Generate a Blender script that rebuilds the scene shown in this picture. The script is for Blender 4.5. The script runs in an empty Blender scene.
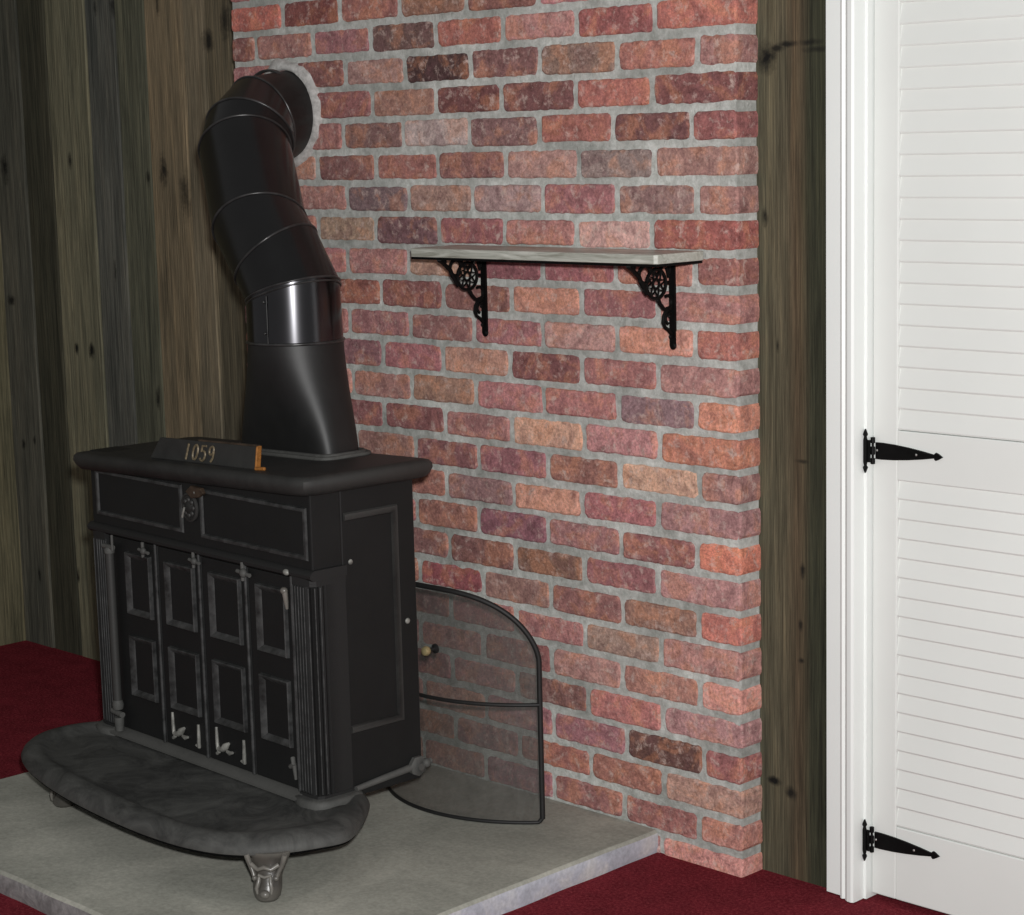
import bpy, math, random
from mathutils import Vector, Matrix, noise
R = random.Random(7)
COL = bpy.context.scene.collection
PI = math.pi

# ------------------------------------------------------------------ helpers
def lin(c):
    return tuple(((v / 255) / 12.92 if v / 255 <= .04045 else ((v / 255 + .055) / 1.055) ** 2.4) for v in c)

class MB:
    """collects shapes, then links them as ONE mesh object"""
    def __init__(s): s.v = []; s.f = []; s.m = []; s.c = []
    def add(s, vs, fs, mat=0, col=None):
        o = len(s.v); s.v += [tuple(v) for v in vs]
        for f in fs:
            s.f.append([o + i for i in f]); s.m.append(mat); s.c.append(col)
    def box(s, x0, x1, y0, y1, z0, z1, mat=0, col=None, M=None):
        vs = [Vector((x, y, z)) for z in (z0, z1) for y in (y0, y1) for x in (x0, x1)]
        if M: vs = [M @ v for v in vs]
        s.add(vs, [(0, 2, 3, 1), (4, 5, 7, 6), (0, 1, 5, 4), (2, 6, 7, 3), (0, 4, 6, 2), (1, 3, 7, 5)], mat, col)
    def loft(s, rings, cap0=True, cap1=True, closed=True, mat=0, col=None):
        n = len(rings[0]); vs = [p for r in rings for p in r]; fs = []
        for i in range(len(rings) - 1):
            for j in range(n if closed else n - 1):
                k = (j + 1) % n
                fs.append((i * n + j, i * n + k, (i + 1) * n + k, (i + 1) * n + j))
        if cap0: fs.append(tuple(reversed(range(n))))
        if cap1: fs.append(tuple((len(rings) - 1) * n + j for j in range(n)))
        s.add(vs, fs, mat, col)
    def prism(s, pts, fn, h0, h1, mat=0):
        s.loft([[fn(a, b, h0) for a, b in pts], [fn(a, b, h1) for a, b in pts]], mat=mat)
    def tube(s, path, r, n=8, closed=False, mat=0):
        P = [Vector(p) for p in path]; N = len(P)
        rr = r if isinstance(r, (list, tuple)) else [r] * N
        rings = []; ref = None
        for i in range(N):
            if closed: t = P[(i + 1) % N] - P[i - 1]
            else: t = P[min(i + 1, N - 1)] - P[max(i - 1, 0)]
            t.normalize()
            if ref is None:
                ref = Vector((0, 0, 1)) if abs(t.z) < .9 else Vector((1, 0, 0))
            a = (ref - t * ref.dot(t)); a.normalize(); b = t.cross(a); ref = a
            rings.append([P[i] + (a * math.cos(2 * PI * k / n) + b * math.sin(2 * PI * k / n)) * rr[i] for k in range(n)])
        if closed: rings.append(rings[0])
        s.loft(rings, not closed, not closed, mat=mat)
    def lathe(s, prof, M, n=20, mat=0):
        s.loft([[M @ Vector((r * math.cos(2 * PI * k / n), r * math.sin(2 * PI * k / n), z)) for k in range(n)] for r, z in prof], mat=mat)
    def ball(s, c, r, sc=(1, 1, 1), n=10, mat=0):
        pr = [(math.sin(PI * i / 6) * r if 0 < i < 6 else r * .02, -math.cos(PI * i / 6) * r) for i in range(7)]
        s.lathe(pr, Matrix.Translation(c) @ Matrix.Diagonal((*sc, 1)), n, mat)
    def build(s, name, mats, parent=None, smooth=None, bevel=0, seg=2, sub=0):
        me = bpy.data.meshes.new(name); me.from_pydata(s.v, [], s.f)
        if not isinstance(mats, (list, tuple)): mats = [mats]
        for m in mats: me.materials.append(m)
        me.polygons.foreach_set('material_index', s.m)
        if any(c is not None for c in s.c):
            at = me.color_attributes.new('tint', 'FLOAT_COLOR', 'CORNER')
            for p in me.polygons:
                c = s.c[p.index] or (.3, .3, .3)
                for li in p.loop_indices: at.data[li].color = (*c, 1)
        me.update()
        import bmesh
        b = bmesh.new(); b.from_mesh(me); bmesh.ops.recalc_face_normals(b, faces=b.faces); b.to_mesh(me); b.free()
        o = bpy.data.objects.new(name, me); COL.objects.link(o)
        if parent: o.parent = parent
        if smooth is not None:
            me.polygons.foreach_set('use_smooth', [True] * len(me.polygons))
            me.set_sharp_from_angle(angle=math.radians(smooth))
        if bevel:
            m = o.modifiers.new('Bevel', 'BEVEL'); m.width = bevel; m.segments = seg; m.limit_method = 'ANGLE'; m.angle_limit = math.radians(40)
        return o

def empty(name, loc, rz=0):
    o = bpy.data.objects.new(name, None); COL.objects.link(o); o.location = loc; o.rotation_euler = (0, 0, rz)
    o.empty_display_size = .1
    return o
def tag(o, label, cat=None, group=None):
    o['label'] = label
    if cat: o['category'] = cat
    if group: o['group'] = group
    return o
def struct(o, label, cat):
    o['kind'] = 'structure'; o['label'] = label; o['category'] = cat
    return o

# ------------------------------------------------------------------ materials
class NT:
    def __init__(s, name):
        s.mat = bpy.data.materials.new(name); s.mat.use_nodes = True
        s.t = s.mat.node_tree; s.b = s.t.nodes['Principled BSDF']
        s.co = s.t.nodes.new('ShaderNodeTexCoord').outputs['Object']
    def n(s, typ, **kw):
        x = s.t.nodes.new(typ)
        for k, v in kw.items(): setattr(x, k, v)
        return x
    def link(s, a, b): s.t.links.new(a, b)
    def mapping(s, scale):
        m = s.n('ShaderNodeMapping'); m.inputs['Scale'].default_value = scale; s.link(s.co, m.inputs['Vector']); return m.outputs['Vector']
    def noise(s, scale, detail=4, rough=.6, vec=None, dist=0):
        x = s.n('ShaderNodeTexNoise'); x.inputs['Scale'].default_value = scale; x.inputs['Detail'].default_value = detail
        x.inputs['Roughness'].default_value = rough; x.inputs['Distortion'].default_value = dist
        s.link(vec or s.co, x.inputs['Vector']); return x.outputs['Fac']
    def ramp(s, fac, stops):
        x = s.n('ShaderNodeValToRGB'); e = x.color_ramp.elements
        while len(e) < len(stops): e.new(.5)
        for i, (p, c) in enumerate(stops):
            e[i].position = p; e[i].color = (*c, 1) if len(c) == 3 else c
        s.link(fac, x.inputs['Fac']); return x.outputs['Color']
    def mix(s, fac, a, b, mode='MIX'):
        x = s.n('ShaderNodeMix', data_type='RGBA', blend_type=mode)
        for sock, val in ((x.inputs['Factor'], fac), (x.inputs['A'], a), (x.inputs['B'], b)):
            if hasattr(val, 'links'): s.link(val, sock)
            else: sock.default_value = val if not isinstance(val, tuple) else (*val, 1)
        return x.outputs['Result']
    def attr(s, name):
        x = s.n('ShaderNodeAttribute', attribute_name=name); return x.outputs['Color']
    def bump(s, h, strength, dist=.002):
        x = s.n('ShaderNodeBump'); x.inputs['Strength'].default_value = strength; x.inputs['Distance'].default_value = dist
        s.link(h, x.inputs['Height']); s.link(x.outputs['Normal'], s.b.inputs['Normal'])
    def pointy(s):
        return s.n('ShaderNodeNewGeometry').outputs['Pointiness']
    def set(s, color=None, rough=None, metal=None, spec=None):
        for k, v in (('Base Color', color), ('Roughness', rough), ('Metallic', metal), ('Specular IOR Level', spec)):
            if v is None: continue
            if hasattr(v, 'links'): s.link(v, s.b.inputs[k])
            else: s.b.inputs[k].default_value = (*v, 1) if isinstance(v, tuple) else v
        return s.mat

def m_brick():
    t = NT('brick_faces'); a = t.attr('tint')
    n0 = t.noise(17, 4, .6, None, .6); n1 = t.noise(42, 6, .72, None, .3); n2 = t.noise(170, 5, .75); n3 = t.noise(44, 6, .74, None, .25); n4 = t.noise(22, 5, .7)
    c = t.mix(t.ramp(n0, [(.50, (0, 0, 0)), (.60, (.75, .75, .75))]), a, t.mix(.5, a, lin((214, 150, 116))))
    c = t.mix(t.ramp(n0, [(.38, (.7, .7, .7)), (.47, (0, 0, 0))]), c, t.mix(.5, a, lin((120, 84, 88))))
    c = t.mix(1.0, c, t.ramp(n1, [(.30, (.62, .58, .58)), (.5, (1, 1, 1)), (.68, (1.32, 1.30, 1.28))]), 'MULTIPLY')
    c = t.mix(1.0, c, t.ramp(n2, [(.3, (.60, .58, .58)), (.5, (1, 1, 1)), (.72, (1.45, 1.45, 1.45))]), 'MULTIPLY')
    c = t.mix(t.ramp(n3, [(.53, (0, 0, 0)), (.68, (.75, .75, .75))]), c, lin((222, 198, 188)))
    c = t.mix(t.ramp(n4, [(.61, (0, 0, 0)), (.72, (.55, .55, .55))]), c, lin((92, 64, 60)))
    t.bump(t.noise(190, 6, .75), .9, .004)
    return t.set(c, .9, 0, .15)
def m_mortar():
    t = NT('lime_mortar'); n = t.noise(60, 5, .75); n2 = t.noise(5.5, 4, .6)
    c = t.ramp(n, [(.3, lin((160, 162, 156))), (.5, lin((187, 189, 184))), (.72, lin((214, 216, 212)))])
    c = t.mix(1.0, c, t.ramp(n2, [(.36, (.72, .73, .72)), (.5, (1, 1, 1)), (.66, (1.25, 1.25, 1.25))]), 'MULTIPLY')
    t.bump(t.noise(200, 5, .75), .8, .004)
    return t.set(c, .9, 0, .15)
def m_wood(name='weathered_planks', knots=(), xr=None):
    t = NT(name); a = t.attr('tint')
    v = t.mapping((230, 230, 5)); g = t.noise(1.0, 6, .75, v, .5)
    v2 = t.mapping((34, 34, 2.2)); g2 = t.noise(1.0, 4, .65, v2, .9)
    v4 = t.mapping((5, 5, .8)); g4 = t.noise(1.0, 3, .6, v4, .5)
    c = t.mix(1.0, a, t.ramp(g, [(.30, (.38, .38, .38)), (.5, (.95, .95, .95)), (.68, (1.6, 1.58, 1.55))]), 'MULTIPLY')
    c = t.mix(1.0, c, t.ramp(g2, [(.30, (.62, .64, .64)), (.5, (1, 1, 1)), (.7, (1.32, 1.27, 1.2))]), 'MULTIPLY')
    c = t.mix(1.0, c, t.ramp(g4, [(.34, (.76, .78, .77)), (.66, (1.22, 1.18, 1.12))]), 'MULTIPLY')
    sep = t.n('ShaderNodeSeparateXYZ'); t.link(t.co, sep.inputs[0])
    wob = t.noise(30, 4, .7)
    def M(op, x, y):
        m = t.n('ShaderNodeMath', operation=op)
        for k, val in enumerate((x, y)):
            if hasattr(val, 'links'): t.link(val, m.inputs[k])
            else: m.inputs[k].default_value = val
        return m.outputs[0]
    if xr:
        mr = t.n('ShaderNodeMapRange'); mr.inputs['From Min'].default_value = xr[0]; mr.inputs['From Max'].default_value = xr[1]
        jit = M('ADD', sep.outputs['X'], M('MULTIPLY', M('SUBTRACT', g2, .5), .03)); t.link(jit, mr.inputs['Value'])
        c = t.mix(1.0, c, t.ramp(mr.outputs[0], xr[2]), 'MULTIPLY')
    tot = None
    for kx, kz, rx, rz, am in knots:
        dx = M('DIVIDE', M('SUBTRACT', sep.outputs['X'], kx), rx); dz = M('DIVIDE', M('SUBTRACT', sep.outputs['Z'], kz), rz)
        d = M('ADD', M('MULTIPLY', dx, dx), M('MULTIPLY', dz, dz))
        d = M('ADD', M('SQRT', d, 0), M('MULTIPLY', M('SUBTRACT', wob, .5), 2.2))
        f = M('MULTIPLY', M('MINIMUM', M('MAXIMUM', M('SUBTRACT', 1.25, d), 0), 1), am)
        tot = f if tot is None else M('MAXIMUM', tot, f)
    if tot is not None: c = t.mix(tot, c, (.008, .008, .007))
    t.bump(g, .7, .004)
    return t.set(c, .85, 0, .2)
def m_iron(name, lo, hi, rough=.5, dust=None, dustamt=.5, bump=.25, edge=(.05, .05, .048), spec=.35):
    t = NT(name); n = t.noise(9, 5, .65)
    c = t.ramp(n, [(.3, lo), (.7, hi)])
    if dust:
        d = t.ramp(t.noise(9, 7, .75, None, 1.2), [(.38, (0, 0, 0)), (.66, (dustamt,) * 3)])
        c = t.mix(d, c, dust)
    if edge:
        e = t.ramp(t.pointy(), [(.53, (0, 0, 0)), (.62, (.8, .8, .8))])
        c = t.mix(e, c, edge)
    t.bump(t.noise(260, 3, .6), bump, .001)
    return t.set(c, rough, 0, spec)
def m_plain(name, col, rough=.5, metal=0, spec=.5, var=.12, scale=30, bump=0):
    t = NT(name); n = t.noise(scale, 4)
    lo = tuple(v * (1 - var) for v in col); hi = tuple(min(1, v * (1 + var)) for v in col)
    c = t.ramp(n, [(.3, lo), (.7, hi)])
    if bump: t.bump(t.noise(scale * 6, 4), bump, .001)
    return t.set(c, rough, metal, spec)
def m_concrete(name, lo, mid, hi, sc=1):
    t = NT(name); n = t.noise(3.2 * sc, 6, .65, None, .6); n2 = t.noise(120, 3)
    c = t.ramp(n, [(.3, lo), (.5, mid), (.72, hi)])
    c = t.mix(1.0, c, t.ramp(n2, [(.3, (.85, .85, .85)), (.7, (1.12, 1.12, 1.12))]), 'MULTIPLY')
    t.bump(t.noise(70, 6, .7), .35, .003)
    return t.set(c, .85, 0, .3)
def m_carpet():
    t = NT('red_carpet'); n = t.noise(150, 6, .9); n2 = t.noise(14, 5)
    c = t.ramp(n, [(.3, lin((70, 20, 27))), (.5, lin((134, 44, 55))), (.72, lin((190, 92, 98)))])
    c = t.mix(1.0, c, t.ramp(n2, [(.3, (.8, .8, .8)), (.7, (1.15, 1.15, 1.15))]), 'MULTIPLY')
    t.bump(t.noise(230, 4, .8), 1.0, .008)
    return t.set(c, 1, 0, .05)
def m_shelf():
    t = NT('grey_veined_board'); v = t.mapping((6, 30, 60)); n = t.noise(1, 5, .7, v, 1.5)
    c = t.ramp(n, [(.3, lin((118, 116, 104))), (.45, lin((164, 166, 156))), (.60, lin((190, 192, 183))), (.78, lin((216, 217, 208)))])
    return t.set(c, .4, 0, .5)

BRICK = m_brick(); MORTAR = m_mortar(); WOOD = m_wood()
IRON = m_iron('black_cast_iron', (.0035, .004, .004), (.0075, .008, .008), .5, None, 0, .25, (.026, .026, .026), .18)
IRON_TOP = m_iron('dusty_cast_iron', (.008, .008, .008), (.014, .014, .0135), .55, (.038, .038, .035), .5)
IRON_PLATE = m_iron('ash_grey_iron', (.022, .0225, .022), (.044, .045, .043), .65, (.105, .106, .10), .8, .5, (.09, .09, .085))
BEAD = m_plain('worn_bead', (.036, .037, .037), .5, 0, .4, .65, 40)
WORN = m_plain('worn_bare_metal', (.24, .24, .22), .55, .2, .5, .5, 50)
FOOTM = m_iron('worn_foot_metal', (.018, .017, .015), (.085, .076, .066), .32, None, 0, .2, (.2, .19, .17), .6)
RUST = m_plain('rusty_brass', lin((150, 98, 44)), .5, .3, .5, .45, 90)
RUSTDK = m_plain('rusty_dark_iron', (.05, .032, .02), .65, 0, .4, .5, 40)
GLYPH = m_plain('worn_gilt_numerals', lin((112, 100, 78)), .5, .2, .5, .45, 160)
PIPE = m_plain('black_stovepipe', (.0045, .0045, .005), .26, 0, .5, .2, 12)
PIPESH = m_plain('polished_black_stovepipe', (.085, .084, .09), .2, 1, .6, .1, 8)
SEAM = m_plain('bright_seam_edge', (.05, .05, .05), .28, .5, .5, .5, 30)
PIPERF = m_plain('sooty_black_pipe', (.006, .006, .006), .5, 0, .3, .5, 60, .5)
HOOD = m_plain('matte_flue_boot', (.010, .010, .010), .5, 0, .5, .2, 20, .1)
CONC = m_concrete('hearth_concrete', lin((138, 139, 130)), lin((161, 161, 151)), lin((184, 183, 172)))
CONCSIDE = m_concrete('pale_slab_edge', lin((158, 160, 168)), lin((180, 182, 192)), lin((204, 202, 200)), 4)
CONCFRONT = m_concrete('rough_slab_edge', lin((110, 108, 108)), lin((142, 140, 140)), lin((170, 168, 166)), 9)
CARPET = m_carpet()
WHITE = m_plain('white_gloss_paint', (.725, .745, .72), .45, 0, .4, .02, 4)
WHITE2 = m_plain('white_casing_paint', (.84, .87, .85), .4, 0, .45, .015, 4)
BLACK = m_plain('black_wrought_iron', (.0025, .0025, .0025), .55, 0, .15, .3, 80)
STEEL = m_plain('bright_screw_steel', (.6, .6, .58), .35, .8, .5, .1, 80)
SHELF = m_shelf()
MESHM = m_plain('grey_wire', (.095, .097, .088), .55, .2, .5, .3, 50)
FRAMEM = m_plain('black_screen_frame', (.008, .008, .008), .6, 0, .5, .3, 50)
BRASS = m_plain('brass_knob', lin((190, 175, 130)), .35, .6, .5, .2, 60)
DARK = m_plain('groove_and_shadow_black', (.004, .004, .004), .9, 0, .1, .2, 20)  # plank joint backing, also the painted shadow line under the hearth plate

# ------------------------------------------------------------------ camera
F_PX = 2026.868
cam_loc = Vector((2.34495067, -2.9302531, 1.40712358))
yaw, pitch, roll = -0.78664207, 0.15396631, 0.02507585
cy, sy, cp, sp = math.cos(yaw), math.sin(yaw), math.cos(pitch), math.sin(pitch)
fw = Vector((sy * cp, cy * cp, -sp)); r0 = Vector((cy, -sy, 0)); d0 = fw.cross(r0)
rt = r0 * math.cos(roll) + d0 * math.sin(roll); dn = -r0 * math.sin(roll) + d0 * math.cos(roll)
cam = bpy.data.cameras.new('camera'); co = bpy.data.objects.new('camera', cam); COL.objects.link(co)
cam.sensor_width = 36; cam.sensor_fit = 'HORIZONTAL'; cam.lens = F_PX * 36 / 1024; cam.clip_start = .05
co.matrix_world = Matrix(((rt.x, -dn.x, -fw.x, cam_loc.x), (rt.y, -dn.y, -fw.y, cam_loc.y), (rt.z, -dn.z, -fw.z, cam_loc.z), (0, 0, 0, 1)))
bpy.context.scene.camera = co
def ray(px, py):
    return fw + rt * ((px - 512) / F_PX) + dn * ((py - 457.5) / F_PX)
def hit_wall(px, py, Y=0.0):
    d = ray(px, py); t = (Y - cam_loc.y) / d.y; p = cam_loc + d * t
    return p.x, p.z

# ------------------------------------------------------------------ setting
CEIL = 2.42
b = MB(); b.box(-2.9, 2.6, -3.6, .3, -.05, 0)
struct(b.build('floor', CARPET), 'deep red pile carpet around the hearth slab', 'floor')

# hearth slab: outline with slightly uneven edge, right side face paler than the top, other sides darker
b = MB()
x0, x1, y0, y1 = -1.53, -.206, -1.005, -.0
def edge_pts(ins, z):
    pts = []
    def seg(ax, ay, bx, by, n):
        for i in range(n):
            t = i / n; x = ax + (bx - ax) * t; y = ay + (by - ay) * t
            w = (noise.noise(Vector((x * 9, y * 9, z * 20))) * .003)
            pts.append((x, y, w))
    seg(x0, y0, x1, y0, 44); seg(x1, y0, x1, y1, 32); seg(x1, y1, x0, y1, 4); seg(x0, y1, x0, y0, 30)
    out = []
    for x, y, w in pts:
        k = ins + w
        xx = min(max(x, x0 + k), x1 - k); yy = max(y, y0 + k)
        out.append(Vector((xx, yy, z)))
    return out
rings = [edge_pts(.004, .0), edge_pts(.001, .012), edge_pts(0, .03), edge_pts(.0015, .041), edge_pts(.007, .047)]
b.loft(rings, True, True)
n = len(rings[0])
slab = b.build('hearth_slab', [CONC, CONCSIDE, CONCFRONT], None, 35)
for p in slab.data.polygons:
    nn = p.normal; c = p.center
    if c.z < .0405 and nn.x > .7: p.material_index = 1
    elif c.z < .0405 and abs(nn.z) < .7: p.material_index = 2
tag(slab, 'low grey concrete hearth slab on the red carpet, under the black stove', 'hearth')

# ---- brick chimney breast
OV = [(308,16,120,60,52),(430,68,74,48,47),(468,98,110,60,56),(538,95,116,68,64),(612,92,168,88,72),(700,86,122,66,62),(725,123,140,74,70),(648,127,110,64,62),(569,128,152,82,68),(497,131,125,85,82),(432,133,165,142,136),(370,134,122,84,78),(405,165,150,88,76),(473,165,132,82,76),(543,163,162,115,104),(615,163,128,106,100),(705,160,152,105,92),(725,196,150,100,90),(650,198,135,98,92),(572,198,150,86,88),(500,198,150,115,112),(433,198,152,112,96),(375,198,116,90,92),(350,228,152,120,94),(410,230,112,74,78),(470,230,142,76,78),(543,228,162,98,90),(610,228,186,134,124),(695,234,150,72,62),(545,300,188,118,90),(613,305,150,86,86),(655,343,192,120,96),(722,347,166,90,74),(700,381,165,108,100),(657,413,132,98,102),(728,421,194,114,80),(708,454,176,100,70),(655,482,192,142,108),(540,432,196,140,106),(440,390,152,108,84),(505,397,168,98,98),(577,404,162,94,90),(540,370,122,68,66),(612,375,156,92,86),(465,366,176,120,95),(545,497,194,126,96),(612,510,162,88,90),(680,524,155,104,102),(730,562,200,102,66),(655,549,140,80,76),(580,540,150,94,92),(615,578,145,82,84),(700,597,166,110,106),(725,633,190,98,76),(655,620,140,96,76),(615,645,150,116,98),(700,663,166,108,98),(655,685,168,108,88),(730,697,198,122,104),(618,707,178,98,90),(705,730,166,112,110),(660,748,98,62,54),(725,766,150,82,78),(710,795,166,120,100),(622,773,152,90,72),(672,817,146,84,76),(740,832,172,105,88),(588,795,145,86,80),(700,858,192,118,106),(250,40,130,76,68),(290,60,126,74,68),(365,60,150,108,98),(262,18,176,84,64),(690,14,172,88,70),(610,20,150,74,68),(455,30,156,82,66),(405,38,102,72,66),(530,62,120,76,72),(565,60,128,96,80),(625,52,160,92,76)]
PAL = [(150,86,80),(142,84,80),(160,98,90),(132,78,74),(156,104,98),(168,110,100),(146,92,88),(138,74,68),(162,92,82),(152,98,94),(176,118,104)]
Z0, S = .0429, .0677
XL = -1.474
bricks = []
for k in range(-1, 35):
    za, zb = Z0 + k * S + .0070, Z0 + (k + 1) * S - .0070
    if k == -1: za = -.005
    joints = [.006]
    x = -(.094 if k % 2 == 0 else .194)
    sh = R.uniform(-.006, .006)
    while x > XL + .03:
        joints.append(x + sh + R.uniform(-.004, .004)); x -= .199
    joints.append(XL)
    for i in range(len(joints) - 1):
        xr = joints[i] - (.0062 if i else 0); xl = joints[i + 1] + (.0062 if i + 2 < len(joints) else 0)
        bricks.append([xl, xr, za + R.uniform(-.0024, .0024), zb + R.uniform(-.0024, .0024), None, i == 0, i + 2 == len(joints)])
for px, py, r_, g_, b_ in OV:
    X, Z = hit_wall(px, py)
    for q in bricks:
        if q[0] - .005 <= X <= q[1] + .006 and q[2] - .008 <= Z <= q[3] + .008: q[4] = (r_, g_, b_); break
wall = MB()
def brick(xl, xr, za, zb, col, corner, last):
    sd = R.random() * 100
    dp = R.uniform(-.0025, .0015)
    nl = max(4, int((xr - xl) / .009)); ns = 6
    base = [(xl + (xr - xl) * i / nl, za) for i in range(nl)] + [(xr, za + (zb - za) * i / ns) for i in range(ns)] + \
           [(xr + (xl - xr) * i / nl, zb) for i in range(nl)] + [(xl, zb + (za - zb) * i / ns) for i in range(ns)]
    cx, cz = (xl + xr) / 2, (za + zb) / 2; hx, hz = (xr - xl) / 2, (zb - za) / 2
    def ring(ins, y, amp):
        o = []
        for x, z in base:
            ax, az = (x - cx) / hx, (z - cz) / hz
            cr = max(0, abs(ax) * hx - (hx - .008)) / .008 * max(0, abs(az) * hz - (hz - .008)) / .008
            w = (noise.noise(Vector((x * 70 + sd, z * 70, sd))) + .35 * noise.noise(Vector((x * 190 + sd, z * 190, sd)))) * amp + cr * .0024 + ins
            X = cx + ax * (hx - w); Z = cz + az * (hz - w)
            o.append(Vector((X, y + noise.noise(Vector((x * 40, z * 40, sd))) * .0012, Z)))
        return o
    back = .145 if last else .1
    rings = [ring(0, back, 0), ring(0, .0045 + dp, .0024), ring(.0014, .0014 + dp, .0024), ring(.0040, dp, .0024)]
    lc = lin(col); lu = .3 * lc[0] + .59 * lc[1] + .11 * lc[2]; lc = tuple((v * .66 + lu * .34) * 1.68 for v in lc)
    wall.loft(rings, True, True, mat=0, col=lc)
for xl, xr, za, zb, col, cn, ls in bricks:
    if zb > CEIL: continue
    if col is None:
        c = PAL[R.randrange(len(PAL))]; col = tuple(min(255, max(0, v + R.randint(-9, 9))) for v in c)
    brick(xl, xr, za, zb, col, cn, ls)
# struck mortar bed just behind the brick faces
nx, nz = 150, 240
vs = []
for j in range(nz + 1):
    for i in range(nx + 1):
        x = XL + .004 + (.002 - XL - .004) * i / nx; z = CEIL * j / nz
        vs.append(Vector((x, .0035 + noise.noise(Vector((x * 35, z * 35, 2))) * .0022, z)))
fs = [(j * (nx + 1) + i, j * (nx + 1) + i + 1, (j + 1) * (nx + 1) + i + 1, (j + 1) * (nx + 1) + i) for j in range(nz) for i in range(nx)]
wall.add(vs, fs, 1)
wall.box(XL + .006, .002, .006, .146, 0, CEIL, 1)
wb = wall.build('wall_back', [BRICK, MORTAR])
struct(wb, 'reddish brick chimney breast with pale grey mortar', 'wall')

# ring of mortar round the flue hole
FX, FZ = -1.284, 1.482
cb = MB(); N = 56
def cring(r, y, amp, s):
    o = []
    for k in range(N):
        a = 2 * PI * k / N; rr = r + amp * noise.noise(Vector((math.cos(a) * 2.2 + s, math.sin(a) * 2.2, s))) + amp * .5 * noise.noise(Vector((math.cos(a) * 8 + s, math.sin(a) * 8, s)))
        o.append(Vector((FX + rr * math.cos(a), y, FZ + rr * math.sin(a))))
    return o
cb.loft([cring(.122, .003, .012, 5), cring(.118, -.005, .012, 5), cring(.112, -.010, .006, 9), cring(.103, -.012, .004, 3), cring(.099, -.008, .001, 3), cring(.097, .03, 0, 3)], False, False)
cm = NT('white_flue_mortar'); nn_ = cm.noise(60, 5, .7)
CM = cm.set(cm.ramp(nn_, [(.3, lin((150, 148, 145))), (.55, lin((190, 188, 185))), (.75, lin((214, 213, 210)))]), .9, 0, .2)
cb.build('mortar_ring', CM, wb, 60)['label'] = 'pale ring of mortar around the flue opening'

# ---- weathered plank walls
def planks(name, spans, plane, axis, label, seed, tints, mat=None):
    b = MB(); rr = random.Random(seed)
    for i, (a, c) in enumerate(spans):
        d = rr.uniform(-.0025, .0025); g = .002
        t = tints[i % len(tints)]
        # board as a few stacked sections so its edge waves a little
        n = 14; ra = []; 
        for j in range(n + 1):
            z = CEIL * j / n
            w0 = noise.noise(Vector((a * 7, z * 2.2, seed))) * .0035; w1 = noise.noise(Vector((c * 7, z * 2.2, seed))) * .0035
            p = [(a + g + w0, .02), (a + g + w0, .003), (a + g + w0 + .004, 0), (c - g + w1 - .004, 0), (c - g + w1, .003), (c - g + w1, .02)]
            if axis == 'y': ra.append([Vector((x, plane + y + d, z)) for x, y in p])
            else: ra.append([Vector((plane - y + d, x, z)) for x, y in p])
        b.loft(ra, col=lin(t))
    lo, hi = spans[0][0], spans[-1][1]
    if axis == 'y': b.box(lo, hi, plane + .012, plane + .05, 0, CEIL, 1)
    else: b.box(plane - .05, plane - .012, lo, hi, 0, CEIL, 1)
    return struct(b.build(name, [mat or WOOD, DARK]), label, 'wall')
ed = [-2.815, -2.63, -2.493, -2.30, -2.164, -2.03, -1.866, -1.78, -1.68, -1.56, -1.46]
tn = [(92,92,84),(66,66,56),(118,116,98),(86,88,84),(86,88,76),(124,112,92),(114,106,90),(92,86,72),(96,90,76),(88,82,70)]
kl = [hit_wall(px, py, .15) + (rx, rz, am) for px, py, rx, rz, am in ((5, 168, .02, .04, 1), (70, 160, .010, .020, .9), (164, 170, .018, .035, .9), (148, 178, .010, .02, .8), (186, 195, .022, .05, .75), (77, 348, .012, .018, 1), (92, 350, .014, .022, 1), (24, 444, .010, .016, .9), (35, 441, .008, .012, .8), (40, 575, .008, .024, .9), (78, 576, .009, .026, .95), (12, 300, .02, .014, .9), (115, 272, .008, .03, .8), (158, 398, .010, .03, .9), (208, 40, .02, .03, .9), (225, 18, .02, .05, .8), (95, 8, .01, .02, .8), (112, 5, .012, .03, .8), (158, 5, .008, .03, .8))]
planks('wall_back_left', list(zip(ed[:-1], ed[1:])), .15, 'y', 'dark weathered vertical plank wall left of the brick chimney', 3, tn, m_wood('weathered_knotty_planks', kl))
e2 = [-1.3, -1.15, -1.0, -.86, -.71, -.56, -.42, -.27, -.12, .02, .175]
planks('wall_left', list(zip(e2[:-1], e2[1:])), -2.78, 'x', 'weathered plank side wall at far left', 5, [(108,104,84),(94,92,78),(112,106,86)])
# plank between the brick and the door casing
b = MB(); n = 16; ra = []
for j in range(n + 1):
    z = CEIL * j / n; w = noise.noise(Vector((1, z * 2, 8))) * .001
    ra.append([Vector(p) for p in ((-.05, .09, z), (-.05, .0625, z), (.1 + w, .0625, z), (.172 + w, .0625, z), (.174 + w, .066, z), (.174 + w, .09, z))])
b.loft(ra, col=lin((92, 88, 76)))
kr = [hit_wall(px, py, .0575) + (rx, rz, am) for px, py, rx, rz, am in ((765, 57, .022, .026, 1), (775, 48, .02, .008, .9), (786, 44, .03, .006, .9), (808, 42, .03, .006, .8), (815, 49, .03, .006, .7), (763, 216, .008, .02, .9), (776, 346, .004, .014, .8), (801, 462, .014, .004, .7), (801, 570, .007, .016, .9), (799, 626, .005, .012, .8), (800, 661, .008, .006, .9), (773, 781, .016, .008, 1), (790, 794, .014, .012, .9))]
struct(b.build('trim_1', m_wood('weathered_upright', kr, (.008, .162, [(0, (.95, 1, .92)), (.38, (1.05, 1, .9)), (.52, (1.05, .84, .72)), (.64, (.86, .74, .64)), (.74, (.5, .55, .48)), (1, (.34, .40, .34))]))), 'rough dark plank upright between the brick and the white casing', 'trim')

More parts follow.
